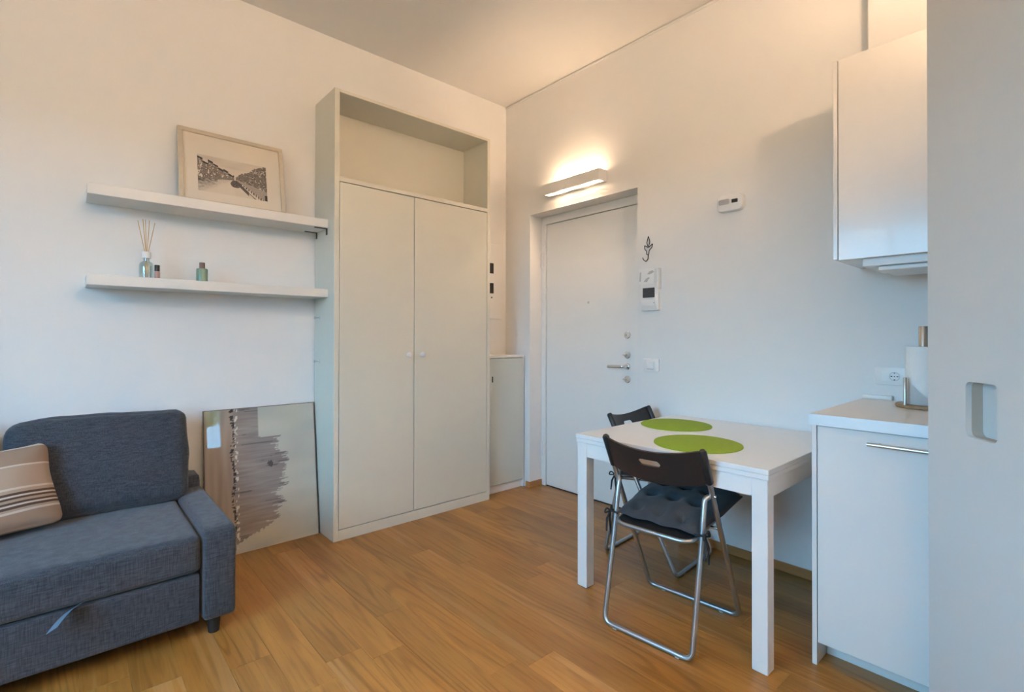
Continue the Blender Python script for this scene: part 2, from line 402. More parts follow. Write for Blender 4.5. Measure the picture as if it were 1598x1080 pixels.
struct('wall_rear', b, 'wall_paint')

# windows (unseen by the camera, they light the room)
def window(name, label, plane, a0, a1, z0, z1, t0, t1, mull):
    r = struct_root(name, label, ((t0, a0, z0) if plane == 'x' else (a0, t0, z0)))
    def bb(bm, u0, u1, v0, v1, d=0.0):
        if plane == 'x': add_box(bm, t0+d, t1-d, u0, u1, v0, v1, 0.004, 1)
        else: add_box(bm, u0, u1, t0+d, t1-d, v0, v1, 0.004, 1)
    f = 0.05; bm = bmesh.new()
    bb(bm, a0, a1, z0, z0+f); bb(bm, a0, a1, z1-f, z1); bb(bm, a0, a0+f, z0+f, z1-f); bb(bm, a1-f, a1, z0+f, z1-f)
    mk('window_frame', bm, 'white_lacquer', r)
    cuts = [a0+f]+[a0+f+(a1-a0-2*f)*k/(mull+1) for k in range(1, mull+1)]+[a1-f]
    for c in cuts[1:-1]:
        bm = bmesh.new(); bb(bm, c-0.03, c+0.03, z0+f, z1-f); mk('mullion', bm, 'white_lacquer', r)
    for c0, c1 in zip(cuts, cuts[1:]):
        bm = bmesh.new(); m_ = (t0+t1)/2
        e0 = 0.0 if c0 == cuts[0] else 0.03; e1 = 0.0 if c1 == cuts[-1] else 0.03
        if plane == 'x': add_box(bm, m_-0.003, m_+0.003, c0+e0, c1-e1, z0+f, z1-f)
        else: add_box(bm, c0+e0, c1-e1, m_-0.003, m_+0.003, z0+f, z1-f)
        mk('pane', bm, 'window_glass', r)
window('window_1', 'wide white two-pane window beside the sofa', 'x', WIN['y0'], WIN['y1'], WIN['z0'], WIN['z1'], ROOM_X-0.12, ROOM_X-0.06, 1)
window('window_2', 'narrow white window beside the hinged panel', 'y', WIN2['x0'], WIN2['x1'], WIN2['z0'], WIN2['z1'], ROOM_Y-0.12, ROOM_Y-0.06, 0)

# baseboards and ceiling bead
BH = 0.046
struct('baseboard_right', box(-0.012, 0.0, -2.556, DR, 0.0, BH, 0.002, 1), 'baseboard_oak', 'oak skirting along the right wall')
struct('baseboard_jamb', box(0.0, DD-0.0125, DL-0.012, DL, 0.0, BH, 0.002, 1), 'baseboard_oak')
struct('baseboard_corner', box(-0.012, 0.0, DL-0.012, -0.262, 0.0, BH, 0.002, 1), 'baseboard_oak')
struct('baseboard_left', box(ROOM_X, -1.612, -0.012, 0.0, 0.0, BH, 0.002, 1), 'baseboard_oak')
struct('trim_1', box(-0.008, 0.0, NY+0.001, -0.001, CEIL-0.020, CEIL-0.006, 0.002, 1), 'wall_paint', 'thin bead under the ceiling of the right wall')

# ------------------------------------------------------------------ entrance door
dr = struct_root('door_1', 'white entrance door set back in the right wall', (DD, (DL+DR)/2, 0))
LT = 2.128
b = bmesh.new()
add_box(b, DD-0.004, DD+0.06, DR, DL, LT, DT, 0.003, 1); add_box(b, DD-0.012, DD+0.06, DL-0.046, DL, 0.0, LT, 0.003, 1); add_box(b, DD-0.004, DD+0.06, DR, DR+0.04, 0.0, LT, 0.003, 1)
mk('door_frame', b, 'door_white', dr)
mk('leaf', box(DD+0.002, DD+0.05, DR+0.043, DL-0.049, 0.006, LT-0.004, 0.004, 2), 'door_white', dr)
for z in (1.83, 0.297):
    b = bmesh.new()
    add_tube(b, [(DD-0.018, DL-0.012, z-0.055), (DD-0.018, DL-0.012, z+0.055)], 0.009, 12)
    add_tube(b, [(DD-0.018, DL-0.012, z-0.003), (DD-0.018, DL-0.012, z+0.003)], 0.0105, 12)
    add_box(b, DD-0.018, DD-0.011, DL-0.045, DL-0.012, z-0.045, z+0.045, 0.002, 1)
    mk('hinge', b, 'plastic_white', dr, 40)
KY = -1.136
for z, thumb in ((1.224, 0), (1.085, 1), (0.915, 1)):
    e = mk('escutcheon', lathe([(0, 0.0), (0.026, 0.0), (0.026, 0.005), (0.022, 0.009), (0, 0.010)], 28, axis((DD+0.002, KY, z), (-1, 0, 0))), 'chrome', dr, 30)
    b = lathe([(0, 0.008), (0.010, 0.008), (0.010, 0.016), (0, 0.017)], 16, axis((DD+0.002, KY, z), (-1, 0, 0)))
    if thumb: add_box(b, DD-0.022, DD-0.010, KY-0.006, KY+0.026, z-0.005, z+0.005, 0.002, 1)
    mk('lock_cylinder', b, 'steel_brushed', e, 30)
    mk('keyhole', box(DD-0.016, DD-0.0142, KY-0.0016, KY+0.0016, z-0.006, z+0.006), 'slot_dark', e)
h = mk('lever_handle', lathe([(0, 0.0), (0.024, 0.0), (0.024, 0.006), (0.020, 0.010), (0.011, 0.012), (0.010, 0.03), (0, 0.03)], 24, axis((DD+0.002, KY, 1.005), (-1, 0, 0))), 'chrome', dr, 30)
mk('lever', tube(fillet([(DD-0.010, KY, 1.005), (DD-0.052, KY, 1.005), (DD-0.056, KY+0.125, 1.002)], 0.018), 0.0115, 12), 'chrome', h, 40)
mk('peephole', lathe([(0, 0), (0.009, 0), (0.008, 0.004), (0.004, 0.005), (0, 0.003)], 16, axis((DD+0.002, -0.785, 1.47), (-1, 0, 0))), 'steel_brushed', dr, 30)

# ------------------------------------------------------------------ hinged panel close on the right, with a sunk pull
PD = Vector((0.795, 0.6066, 0)).normalized()                # along the leaf, towards its free edge
PN = Vector((PD.y, -PD.x, 0))                                # away from the camera
FE = Vector((-0.858, -2.919, 0))                             # free edge on the floor, camera side
LW, LH, LTK = 0.43, 2.262, 0.048
HS, HZ, HW, HH = 0.216, 1.022, 0.112, 0.146                  # pull: distance from the free edge, height, size
pr = struct_root('door_2', 'pale grey hinged panel with a sunk rectangular pull', FE)
def leafpt(s, z, d): return FE - PD*s + PN*d + Vector((0, 0, z))
b = bmesh.new()
hole = [(HS+x, HZ+y) for x, y in rrect(HW, HH, 0.016, 6)]
def ring(pts, d): return [b.verts.new(leafpt(s, z, d)) for s, z in pts]
outer = [(0, 0.008), (LW, 0.008), (LW, LH), (0, LH)]
o0, o1 = ring(outer, 0), ring(outer, LTK); h0 = ring(hole, 0); h1 = ring(hole, 0.014)
def loop_edges(vs): return [b.edges.new((vs[k], vs[(k+1) % len(vs)])) for k in range(len(vs))]
bmesh.ops.triangle_fill(b, use_beauty=True, use_dissolve=False, edges=loop_edges(o0)+loop_edges(h0))
b.faces.new(o1)
for k in range(4): b.faces.new((o0[k], o0[(k+1) % 4], o1[(k+1) % 4], o1[k]))
for k in range(len(h0)): b.faces.new((h0[k], h0[(k+1) % len(h0)], h1[(k+1) % len(h0)], h1[k]))
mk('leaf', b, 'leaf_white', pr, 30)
b = bmesh.new(); h1 = ring(hole, 0.014); h2 = ring(hole, 0.040)
for k in range(len(h1)): b.faces.new((h1[k], h1[(k+1) % len(h1)], h2[(k+1) % len(h1)], h2[k]))
mk('pull_liner', b, 'beige_liner', pr, 30)
b = bmesh.new(); h2 = ring(hole, 0.040); b.faces.new(h2); mk('pull_back', b, 'leaf_white', pr)
for z in (0.3, 1.2, 2.05):
    mk('hinge', tube([leafpt(LW+0.004, z-0.05, 0.03), leafpt(LW+0.004, z+0.05, 0.03)], 0.008, 10), 'steel_brushed', pr, 40)
pv = leafpt(LW+0.012, 0, 0.03)
struct('trim_2', box(pv.x-0.05, pv.x-0.004, -3.33, pv.y-0.004, 0.0, LH, 0.003, 1), 'white_lacquer', 'white post that carries the hinged panel')
struct('wall_kitchen', box(pv.x-0.004, 0.0, -3.33, -3.23, 0.0, 2.10), 'wall_paint', 'unseen low white partition closing off the kitchen')  # unseen; height set so the sconce lights only what lies above its cutoff

# ------------------------------------------------------------------ wardrobe
WL, WR, WD, WH = -1.610, -0.429, 0.316, 2.685
wr_ = thing('wardrobe', 'tall off-white wardrobe with two flush doors and an open top compartment', 'wardrobe', ((WL+WR)/2, -WD/2, 0))
T = 0.030; YB = -0.006
mk('side_panel', box(WL, WL+T, -WD, YB, 0, WH, 0.0015, 1), 'wardrobe_paint', wr_)
mk('side_panel', box(WR-0.026, WR, -WD, YB, 0, WH, 0.0015, 1), 'wardrobe_paint', wr_)
mk('top_panel', box(WL+T, WR-0.026, -WD, YB, WH-0.020, WH, 0.0015, 1), 'wardrobe_paint', wr_)
mk('back_panel', box(WL+T, WR-0.026, YB-0.010, YB, 0.0, WH-0.020), 'wardrobe_paint', wr_)
mk('shelf', box(WL+T, WR-0.026, -WD, YB-0.010, 2.135, 2.163, 0.0015, 1), 'wardrobe_paint', wr_)
mk('plinth', box(WL+T, WR-0.026, -WD, -WD+0.020, 0, 0.062, 0.001, 1), 'wardrobe_paint', wr_)
mk('bottom_panel', box(WL+T, WR-0.026, -WD+0.022, YB-0.010, 0.040, 0.060), 'wardrobe_paint', wr_)
XM = -1.071
for x0, x1, kx in ((WL+T+0.003, XM-0.002, -1.121), (XM+0.002, WR-0.029, -1.020)):
    d = mk('door', box(x0, x1, -WD+0.001, -WD+0.020, 0.066, 2.131, 0.002, 1), 'wardrobe_paint', wr_)
    mk('knob', lathe([(0, 0), (0.007, 0), (0.007, 0.012), (0.015, 0.018), (0.017, 0.025), (0.013, 0.032), (0, 0.034)], 20, axis((kx, -WD+0.001, 1.092), (0, -1, 0))), 'plastic_white', d, 40)
for z in (1.327, 1.056):
    b = lathe([(0, 0), (0.012, 0), (0.012, 0.004), (0.004, 0.006), (0.004, 0.022), (0.009, 0.024), (0.009, 0.030), (0, 0.031)], 18, axis((WL, -0.083, z), (-1, 0, 0)))
    mk('peg', b, 'chrome', wr_, 40, 'small chrome coat peg')

# ------------------------------------------------------------------ small gloss cabinet in the corner
sc_ = thing('corner_cabinet', 'low narrow cabinet with glossy pale door between wardrobe and entrance', 'cabinet', (-0.215, -0.12, 0))
CX0, CX1, CY, CZ = -0.427, -0.006, -0.235, 1.062
mk('side_panel', box(CX0, CX0+0.016, CY, -0.002, 0, CZ-0.018), 'white_lacquer', sc_)
mk('side_panel', box(CX1-0.016, CX1, CY-0.004, -0.002, 0, CZ-0.018, 0.001, 1), 'white_lacquer', sc_)
mk('top_panel', box(CX0, CX1, CY-0.006, -0.002, CZ-0.018, CZ, 0.0015, 1), 'shelf_white', sc_)
mk('back_panel', box(CX0+0.016, CX1-0.016, -0.012, -0.002, 0, CZ-0.018), 'white_lacquer', sc_)
mk('plinth', box(CX0+0.016, CX1-0.016, CY+0.010, CY+0.026, 0, 0.062), 'white_lacquer', sc_)
d = mk('door', box(CX0+0.018, CX1-0.018, CY-0.012, CY+0.006, 0.066, CZ-0.022, 0.0015, 1), 'cabinet_gloss', sc_)
mk('latch', box(-0.352, -0.343, CY-0.017, CY-0.0115, 0.86, 0.905, 0.001, 1), 'slot_dark', d)

# fuse panel on the left wall above it
fp = thing('fuse_panel', 'flat white fuse panel with two dark slots beside the wardrobe', 'fuse panel', (-0.24, 0, 1.36))
mk('cover', box(-0.420, -0.060, -0.010, 0.0, 1.360, 1.98, 0.002, 1), 'wall_paint', fp)
for z0, z1 in ((1.734, 1.819), (1.569, 1.654)):
    mk('slot', box(-0.42+0.235, -0.143, -0.0125, -0.0095, z0, z1), 'slot_dark', fp)
mk('latch', lathe([(0, 0), (0.006, 0), (0.005, 0.005), (0, 0.006)], 12, axis((-0.162, -0.010, 1.535), (0, -1, 0))), 'slot_dark', fp, 40)

# ------------------------------------------------------------------ wall lamp above the entrance
lp = thing('wall_lamp', 'long white box wall lamp glowing above the entrance door', 'lamp', (0, -0.80, 2.32))
LY0, LY1, LX, LZ0, LZ1 = -1.068, -0.545, -0.088, 2.283, 2.362
b = bmesh.new()
add_box(b, LX, LX+0.004, LY0, LY1, LZ0, LZ1, 0.001, 1)
add_box(b, LX+0.004, -0.001, LY0, LY0+0.004, LZ0, LZ1, 0.001, 1); add_box(b, LX+0.004, -0.001, LY1-0.004, LY1, LZ0, LZ1, 0.001, 1)
mk('housing', b, 'plastic_white', lp)
b = bmesh.new(); add_box(b, -0.005, -0.001, LY0+0.004, LY1-0.004, LZ0, LZ1); add_box(b, -0.034, -0.005, LY0+0.004, LY1-0.004, LZ0, LZ0+0.003)
mk('back_plate', b, 'plastic_white', lp)
for y in (-0.925, -0.685):
    mk('bulb', tube([(-0.046, y-0.045, 2.322), (-0.046, y-0.038, 2.322), (-0.046, y+0.038, 2.322), (-0.046, y+0.045, 2.322)], [0.003, 0.0065, 0.0065, 0.003], 12), 'bulb_glow', lp, 60)
    for s in (-1, 1): mk('lamp_holder', box(-0.052, -0.005, y+s*0.052-0.006, y+s*0.052+0.006, 2.314, 2.330, 0.001, 1), 'plastic_white', lp)

# globe sconce on the rear wall (source of the kitchen cabinet's shadow)
GX, GY, GZ = -2.20, ROOM_Y+0.26, 2.69
gs = thing('bowl_sconce', 'white sconce with a frosted globe in an added bowl, high on the rear wall', 'lamp', (GX, ROOM_Y, GZ))
mk('wall_plate', box(GX-0.05, GX+0.05, ROOM_Y, ROOM_Y+0.015, GZ-0.16, GZ-0.04, 0.003, 1), 'plastic_white', gs)
mk('arm', tube([(GX, ROOM_Y+0.014, GZ-0.10), (GX, GY-0.10, GZ-0.10)], 0.014, 12), 'plastic_white', gs, 40)
mk('bowl', lathe([(0, -0.135), (0.09, -0.125), (0.16, -0.080), (0.20, -0.030), (0.196, -0.030), (0.155, -0.076), (0.086, -0.119), (0, -0.128)], 40, Matrix.Translation((GX, GY, GZ))), 'plastic_white', gs, 50)  # bowl added and shaped to keep warm light off the lower walls
b = bmesh.new(); bmesh.ops.create_uvsphere(b, u_segments=28, v_segments=16, radius=0.05, matrix=Matrix.Translation((GX, GY, GZ)))
mk('globe', b, 'globe_glow', gs, 80)
mk('neck', tube([(GX, GY, GZ-0.130), (GX, GY, GZ-0.045)], 0.015, 12), 'plastic_white', gs, 40)
UPX, UPY, UPZ = -0.62, -3.28, 2.185
us = thing('fill_uplight', 'unseen fill lamp added on top of the kitchen partition, a white bowl uplight', 'lamp', (UPX, UPY, 2.10))  # unseen lamp added to lift warm light on ceiling and right wall
mk('foot', lathe([(0, 0), (0.04, 0), (0.04, 0.006), (0.012, 0.010), (0.012, 0.02), (0, 0.02)], 24, Matrix.Translation((UPX, UPY, 2.10))), 'plastic_white', us, 40)
mk('bowl', lathe([(0, -0.070), (0.04, -0.066), (0.075, -0.035), (0.09, 0.012), (0.086, 0.012), (0.071, -0.030), (0.038, -0.060), (0, -0.063)], 32, Matrix.Translation((UPX, UPY, UPZ))), 'plastic_white', us, 50)
b = bmesh.new(); bmesh.ops.create_uvsphere(b, u_segments=24, v_segments=14, radius=0.04, matrix=Matrix.Translation((UPX, UPY, UPZ-0.014)))
mk('bulb', b, 'fill_uplight_glow', us, 80)

# ------------------------------------------------------------------ shelves and what stands on them
SX0, SX1, SD = -2.719, WL-0.001, 0.226
def shelf(label, z0, z1):
    s = thing('wall_shelf', label, 'shelf', ((SX0+SX1)/2, -SD/2, z0), 'floating shelves above the sofa')
    mk('board', box(SX0, SX1, -SD, 0.0, z0, z1, 0.0015, 1), 'shelf_white', s); return s
s1 = shelf('long white floating shelf carrying the framed canal print', 1.864, 1.915)
s2 = shelf('long white floating shelf carrying the diffuser and green bottle', 1.447, 1.496)
for y in (-0.205, -0.040):
    b = bmesh.new(); add_box(b, WL-0.075, WL-0.001, y-0.008, y+0.008, 1.861, 1.864); add_box(b, WL-0.004, WL-0.001, y-0.008, y+0.008, 1.825, 1.861)
    mk('bracket', b, 'slot_dark', s1, None, 'dark angle bracket')

def lerp3(a, b_, t): return tuple(a[i]*(1-t)+b_[i]*t for i in range(3))
def painting(name, wdt, hgt, nx, ny, fn, m, parent, mtx):
    bm = bmesh.new(); la = bm.verts.layers.float_color.new('ink'); g = []
    for j in range(ny+1):
        row = []
        for i in range(nx+1):
            u, v = i/nx, j/ny
            x = bm.verts.new(mtx @ Vector(((u-0.5)*wdt, 0, v*hgt))); x[la] = (*fn(u, v), 1); row.append(x)
        g.append(row)
    for j in range(ny):
        for i in range(nx): bm.faces.new((g[j][i], g[j][i+1], g[j+1][i+1], g[j+1][i]))
    o = mk(name, bm, m, parent); return o
rp_ = random.Random(5)
LWIN = [[rp_.random() for _ in range(60)] for _ in range(60)]
def canal(u, v):
    paper, dark, mid = (0.66, 0.58, 0.48), (0.045, 0.038, 0.033), (0.26, 0.215, 0.18)
    n1 = noise.noise(Vector((u*60, v*40, 0))); n2 = noise.noise(Vector((u*22, v*22, 3)))
    vu, vv = 0.53, 0.50
    c = lerp3(paper, mid, max(0, 0.12+0.25*noise.noise(Vector((u*3, v*9, 7))))*(1 if v > 0.75 else 0.3))
    if u < vu-0.02:                       # left row of houses
        t = (vu-u)/vu; top = vv+0.05+0.40*t**0.8+0.035*math.floor(3*noise.noise(Vector((math.floor(u*14)*1.7, 0, 0)))); bot = vv-0.02-0.12*t
        if bot < v < top:
            cell = 0.55*LWIN[int(u*90) % 60][int((v-bot)/(top-bot)*18) % 60]+0.45*LWIN[int(u*30) % 60][int((v-bot)/(top-bot)*6+9) % 60]
            c = lerp3(mid, dark, min(1, max(0, 0.25+0.9*(cell-0.45)+0.5*n1)))
            if v > top-0.05: c = dark
            elif cell > 0.72: c = paper
        elif bot-0.03 < v <= bot: c = lerp3(dark, paper, 0.15+0.5*abs(n1))
        elif v <= bot-0.03:               # reflections in the water
            k = max(0, 1-(bot-v)/(0.42*t+0.04))*(1.15 if u < 0.27 else 0.45)
            c = lerp3(paper, dark, min(0.9, k*(0.7+0.6*n2)))
    if u > vu:                            # right row and quay
        t = (u-vu)/(1-vu); top = vv+0.04+0.40*t**0.75+0.05*n2+(0.07 if u > 0.78 else 0); bot = vv-0.02-0.22*t
        if bot < v < top:
            cell = 0.55*LWIN[int(u*100) % 60][int((v-bot)/(top-bot)*22+20) % 60]+0.45*LWIN[int(u*34+5) % 60][int((v-bot)/(top-bot)*7+3) % 60]
            c = lerp3(mid, dark, min(1, max(0, 0.35+0.9*(cell-0.4)+0.6*n1)))
            if cell > 0.76: c = lerp3(paper, mid, 0.2)
        q0 = vv-0.04-0.50*t
        if q0 < v <= bot: c = lerp3(mid, paper, 0.3+0.3*n1)
        q1 = vv-0.06-0.58*t
        if q1 < v <= q0: c = dark if int(t*26) % 2 == 0 else paper
        q2 = vv-0.08-0.66*t
        if q2-0.05*t < v <= q2: c = dark
    du, dv = (u-0.53)/0.075, (v-0.34)/0.10
    if du*du+dv*dv < 1+0.5*n2: c = lerp3(dark, mid, 0.3+0.5*n1)      # moored barge
    if 0.58 < u < 0.72 and abs(v-(0.34-(u-0.58)*1.6)) < 0.055: c = lerp3(dark, mid, 0.2+0.4*abs(n1))
    if u > 0.96 and v < 0.16: c = dark
    return c
FX, FW_, FH = -2.088, 0.528, 0.425
lean = math.atan2(0.085, 0.415)
pf = thing('framed_print', 'framed black and white canal print in a pale frame leaning on the shelf', 'picture', (FX, -0.12, 1.915))
LMX = Matrix.Translation((FX, -0.125, 1.9180)) @ Matrix.Rotation(-lean, 4, 'X')
b = bmesh.new(); fwid = 0.022
for x0, x1, z0, z1 in ((-FW_/2, FW_/2, 0, fwid), (-FW_/2, FW_/2, FH-fwid, FH), (-FW_/2, -FW_/2+fwid, fwid, FH-fwid), (FW_/2-fwid, FW_/2, fwid, FH-fwid)):
    t = bmesh.new(); add_box(t, x0, x1, -0.010, 0.014, z0, z1, 0.003, 2); merge(b, t, LMX)
mk('frame', b, 'frame_pale_wood', pf)
b = bmesh.new(); t = bmesh.new(); add_box(t, -FW_/2+fwid, FW_/2-fwid, 0.002, 0.012, fwid, FH-fwid); merge(b, t, LMX)
mk('mat_board', b, 'mat_board', pf)
painting('print', 0.345, 0.212, 240, 148, canal, 'print_ink', pf, LMX @ Matrix.Translation((-0.004, 0.0012, 0.075)))

ZS = 1.4962
df = thing('reed_diffuser', 'clear glass reed diffuser with white collar and wooden sticks on shelf', 'diffuser', (-2.487, -0.115, ZS))
bx_ = df['_o']
A = Matrix.Translation((-2.487, -0.115, ZS))
mk('bottle', lathe([(0, 0), (0.028, 0), (0.031, 0.004), (0.031, 0.072), (0.026, 0.084), (0.013, 0.092), (0.013, 0.108), (0.011, 0.108), (0.011, 0.092), (0.024, 0.082), (0.0285, 0.070), (0.0285, 0.008), (0, 0.007)], 28, A), 'bottle_glass', df, 40)
mk('collar', lathe([(0.0135, 0.106), (0.019, 0.106), (0.020, 0.110), (0.020, 0.134), (0.018, 0.138), (0.006, 0.138), (0.006, 0.130), (0.0135, 0.130), (0.0135, 0.106)], 24, A), 'plastic_white', df, 40)
for dx, dy, z in ((-0.036, 0.004, 0.292), (-0.017, -0.012, 0.298), (-0.004, 0.014, 0.302), (0.010, -0.010, 0.296), (0.034, 0.006, 0.290)):
    mk('reed', tube([(-2.487-dx*0.45, -0.115-dy*0.4, ZS+0.010), (-2.487+dx, -0.115+dy, ZS+z)], 0.0017, 6), 'reed_wood', df, 60)
sb = thing('small_bottle', 'tiny rose bottle with black cap beside the diffuser', 'bottle', (-2.447, -0.150, ZS))
A = Matrix.Translation((-2.447, -0.150, ZS))
mk('bottle_body', lathe([(0, 0), (0.011, 0), (0.012, 0.002), (0.012, 0.036), (0.008, 0.042), (0, 0.042)], 18, A), 'bottle_rose', sb, 40)
mk('cap', lathe([(0, 0.041), (0.0115, 0.041), (0.0115, 0.070), (0.010, 0.072), (0, 0.072)], 18, A), 'plastic_black', sb, 40)
gb = thing('green_bottle', 'squat green bottle with brown cap on the shelf', 'bottle', (-2.246, -0.115, ZS))
A = Matrix.Translation((-2.246, -0.115, ZS))
mk('bottle_body', lathe([(0, 0), (0.024, 0), (0.027, 0.003), (0.027, 0.070), (0.025, 0.075), (0.013, 0.076), (0, 0.076)], 28, A), 'bottle_green', gb, 35)
mk('cap', lathe([(0, 0.075), (0.0135, 0.075), (0.0135, 0.106), (0.012, 0.108), (0, 0.108)], 22, A), 'cap_brown', gb, 35)

# ------------------------------------------------------------------ leaning glazed picture
def brush(u, v):
    cream, grey, dk = (0.56, 0.53, 0.44), (0.185, 0.150, 0.140), (0.02, 0.016, 0.014)
    n = 0.6*noise.noise(Vector((u*4, v*60, 1)))+0.6*noise.noise(Vector((u*5, v*150, 6))); n2 = noise.noise(Vector((u*3, v*9, 4))); n3 = noise.noise(Vector((u*40, v*40, 2)))
    c = lerp3(cream, (0.40, 0.42, 0.36), 0.4+0.5*n2)
    e = 0.70-0.50*abs(v-0.52)**1.35+0.14*n+0.05*n2
    lo = 0.06+0.30*(u-0.25)+0.015*n3
    hi = 0.78+0.03*n
    if v > hi: e = 0.46  # squared grey top: a reflection painted into the picture's colour
    if 0.24 < u < e and v > lo:
        k = 0.75+0.30*n+0.15*n2
        c = lerp3(lerp3(cream, grey, 0.25), grey, max(0.2, min(1.1, k)))
        if n > 0.42: c = lerp3(c, dk, 0.45)
    if u <= 0.24:
        c = lerp3((0.42, 0.34, 0.26), (0.25, 0.19, 0.145), 0.5+0.6*noise.noise(Vector((u*22, v*3, 8))))
    if abs(u-0.235+0.012*math.sin(v*21)) < 0.012+0.02*max(0, noise.noise(Vector((2, v*45, 0)))) and n3+n > -0.05: c = dk
    if abs(u-0.265) < 0.012 and n3 > 0.1: c = (0.62, 0.58, 0.5)
    du, dv = (u-0.56)/0.028, (v-0.58)/0.022
    if du*du+dv*dv < 1+n3: c = lerp3(grey, dk, 0.7)
    return c
ax0, ax1 = -2.222, -1.619
AL = 0.803; at_ = math.atan2(0.098, 0.795)
la_ = thing('leaning_picture', 'large glazed picture with grey brush strokes leaning on floor by wardrobe', 'picture', ((ax0+ax1)/2, -0.11, 0))
AM = Matrix.Translation(((ax0+ax1)/2, -0.118, 0.001)) @ Matrix.Rotation(-at_, 4, 'X')
AW = ax1-ax0
painting('picture_sheet', AW-0.008, AL-0.008, 110, 170, brush, 'glazed_paint', la_, AM @ Matrix.Translation((0, -0.0002, 0.004)))
b = bmesh.new(); t = bmesh.new(); add_box(t, -AW/2+0.003, AW/2-0.003, 0.001, 0.012, 0.003, AL-0.003); merge(b, t, AM); mk('backing_board', b, 'art_edge', la_)
b = bmesh.new()
for x0, x1, z0, z1 in ((-AW/2, AW/2, AL-0.004, AL), (-AW/2, -AW/2+0.004, 0.004, AL-0.004), (AW/2-0.004, AW/2, 0.004, AL-0.004)):
    t = bmesh.new(); add_box(t, x0, x1, -0.002, 0.014, z0, z1); merge(b, t, AM)
mk('edge_strip', b, 'art_edge', la_)
b = bmesh.new(); t = bmesh.new(); add_box(t, -AW/2, AW/2, -0.003, 0.014, 0.0, 0.004); merge(b, t, AM); mk('lower_strip', b, 'frame_pale_wood', la_)

# ------------------------------------------------------------------ sofa
SR, SLX, SF = -2.250, -3.87, -0.905
so = thing('sofa', 'dark blue-grey fabric sofa with low flat arms and a pull-out base', 'sofa', ((SR+SLX)/2, -0.45, 0))
for x0, x1 in ((SR-0.125, SR), (SLX, SLX+0.125)):
    b = soft(x1-x0, 0.86, 0.365, 0.022, by=0.004, bz=0.004, n=10, wr=0.003, seed=x0); bmesh.ops.translate(b, verts=b.verts, vec=((x0+x1)/2, -0.475, 0.250))
    mk('arm', b, 'sofa_fabric', so, 60)
xi0, xi1 = SLX+0.129, SR-0.129
b = soft(xi1-xi0, 0.62, 0.145, 0.022, bz=0.008, by=0.004, n=22, wr=0.003, seed=2); bmesh.ops.translate(b, verts=b.verts, vec=((xi0+xi1)/2, -0.585, 0.3425))
mk('seat', b, 'sofa_fabric', so, 60)
b = soft(xi1-xi0-0.004, 0.60, 0.190, 0.010, n=14, wr=0.002, seed=5); bmesh.ops.translate(b, verts=b.verts, vec=((xi0+xi1)/2, -0.590, 0.168))
dw = mk('pull_out_base', b, 'sofa_fabric', so, 60)
# ribbon pull
b = bmesh.new(); pts = []
for k in range(9):
    t = k/8; pts.append((-2.748-0.068*t, -0.889-0.034*math.sin(t*math.pi*0.6)-0.010*t, 0.269+0.006*math.sin(t*3)-0.044*t*t))
rows = [[b.verts.new(Vector(p)+Vector((0.014*s, -0.012*s, 0.012*s))) for s in (-1, 1)] for p in pts]
rows2 = [[b.verts.new(v.co+Vector((0, -0.003, 0.0))) for v in r] for r in rows]
for k in range(8):
    b.faces.new((rows[k][0], rows[k+1][0], rows[k+1][1], rows[k][1])); b.faces.new((rows2[k][0], rows2[k][1], rows2[k+1][1], rows2[k+1][0]))
    b.faces.new((rows[k][0], rows2[k][0], rows2[k+1][0], rows[k+1][0])); b.faces.new((rows[k][1], rows[k+1][1], rows2[k+1][1], rows2[k][1]))
mk('pull_strap', b, 'strap_webbing', dw, 60, 'pale blue-grey ribbon pull')
b = soft(SR-SLX-0.02, 0.16, 0.43, 0.03, n=12, wr=0.003, seed=9); bmesh.ops.translate(b, verts=b.verts, vec=((SR+SLX)/2, -0.115, 0.285))
mk('back_frame', b, 'sofa_fabric', so, 60)
for cx, sd in ((-2.655, 1.0), (-3.335, 4.0)):
    b = soft(0.650, 0.150, 0.445, 0.045, by=0.025, bz=0.006, bx=0.006, n=18, wr=0.010, seed=sd)
    for v in b.verts:                                    # softened, sagging upper corners
        v.co.z -= 0.025*max(0, abs(v.co.x)/0.325-0.55)*(1 if v.co.z > 0.1 else 0)*(1.6 if v.co.x < 0 else 0.2)
    b.transform(Matrix.Translation((cx, -0.205, 0.622)) @ Matrix.Rotation(-0.37, 4, 'X') @ Matrix.Rotation(0.015, 4, 'Y'))
    mk('back_cushion', b, 'sofa_fabric', so, 60)
for x in (SR-0.075, SLX+0.075):
    for y in (-0.85, -0.10):
        mk('foot', lathe([(0, 0), (0.020, 0), (0.026, 0.072), (0, 0.072)], 16, Matrix.Translation((x, y, 0))), 'rubber_black', so, 40)
# striped pillow
b = soft(0.38, 0.10, 0.335, 0.030, by=0.030, n=16, wr=0.008, seed=3)
for v in b.verts:
    e = max(abs(v.co.x), abs(v.co.z))/0.19
    v.co.y *= max(0.14, 1-0.9*max(0, e-0.25)**1.6)
    f = 1+0.06*(abs(v.co.x*v.co.z)/0.0361)-0.03
    v.co.x *= f; v.co.z *= f
pl = mk('striped_pillow', b, 'striped_cotton', None, 60)
pl['label'] = 'tan pillow with brown and cream stripes on the sofa'; pl['category'] = 'pillow'
pl.matrix_world = Matrix.Translation((-3.005, -0.412, 0.591)) @ Matrix.Rotation(0.26, 4, 'Z') @ Matrix.Rotation(-0.46, 4, 'X') @ Matrix.Rotation(-0.06, 4, 'Y')

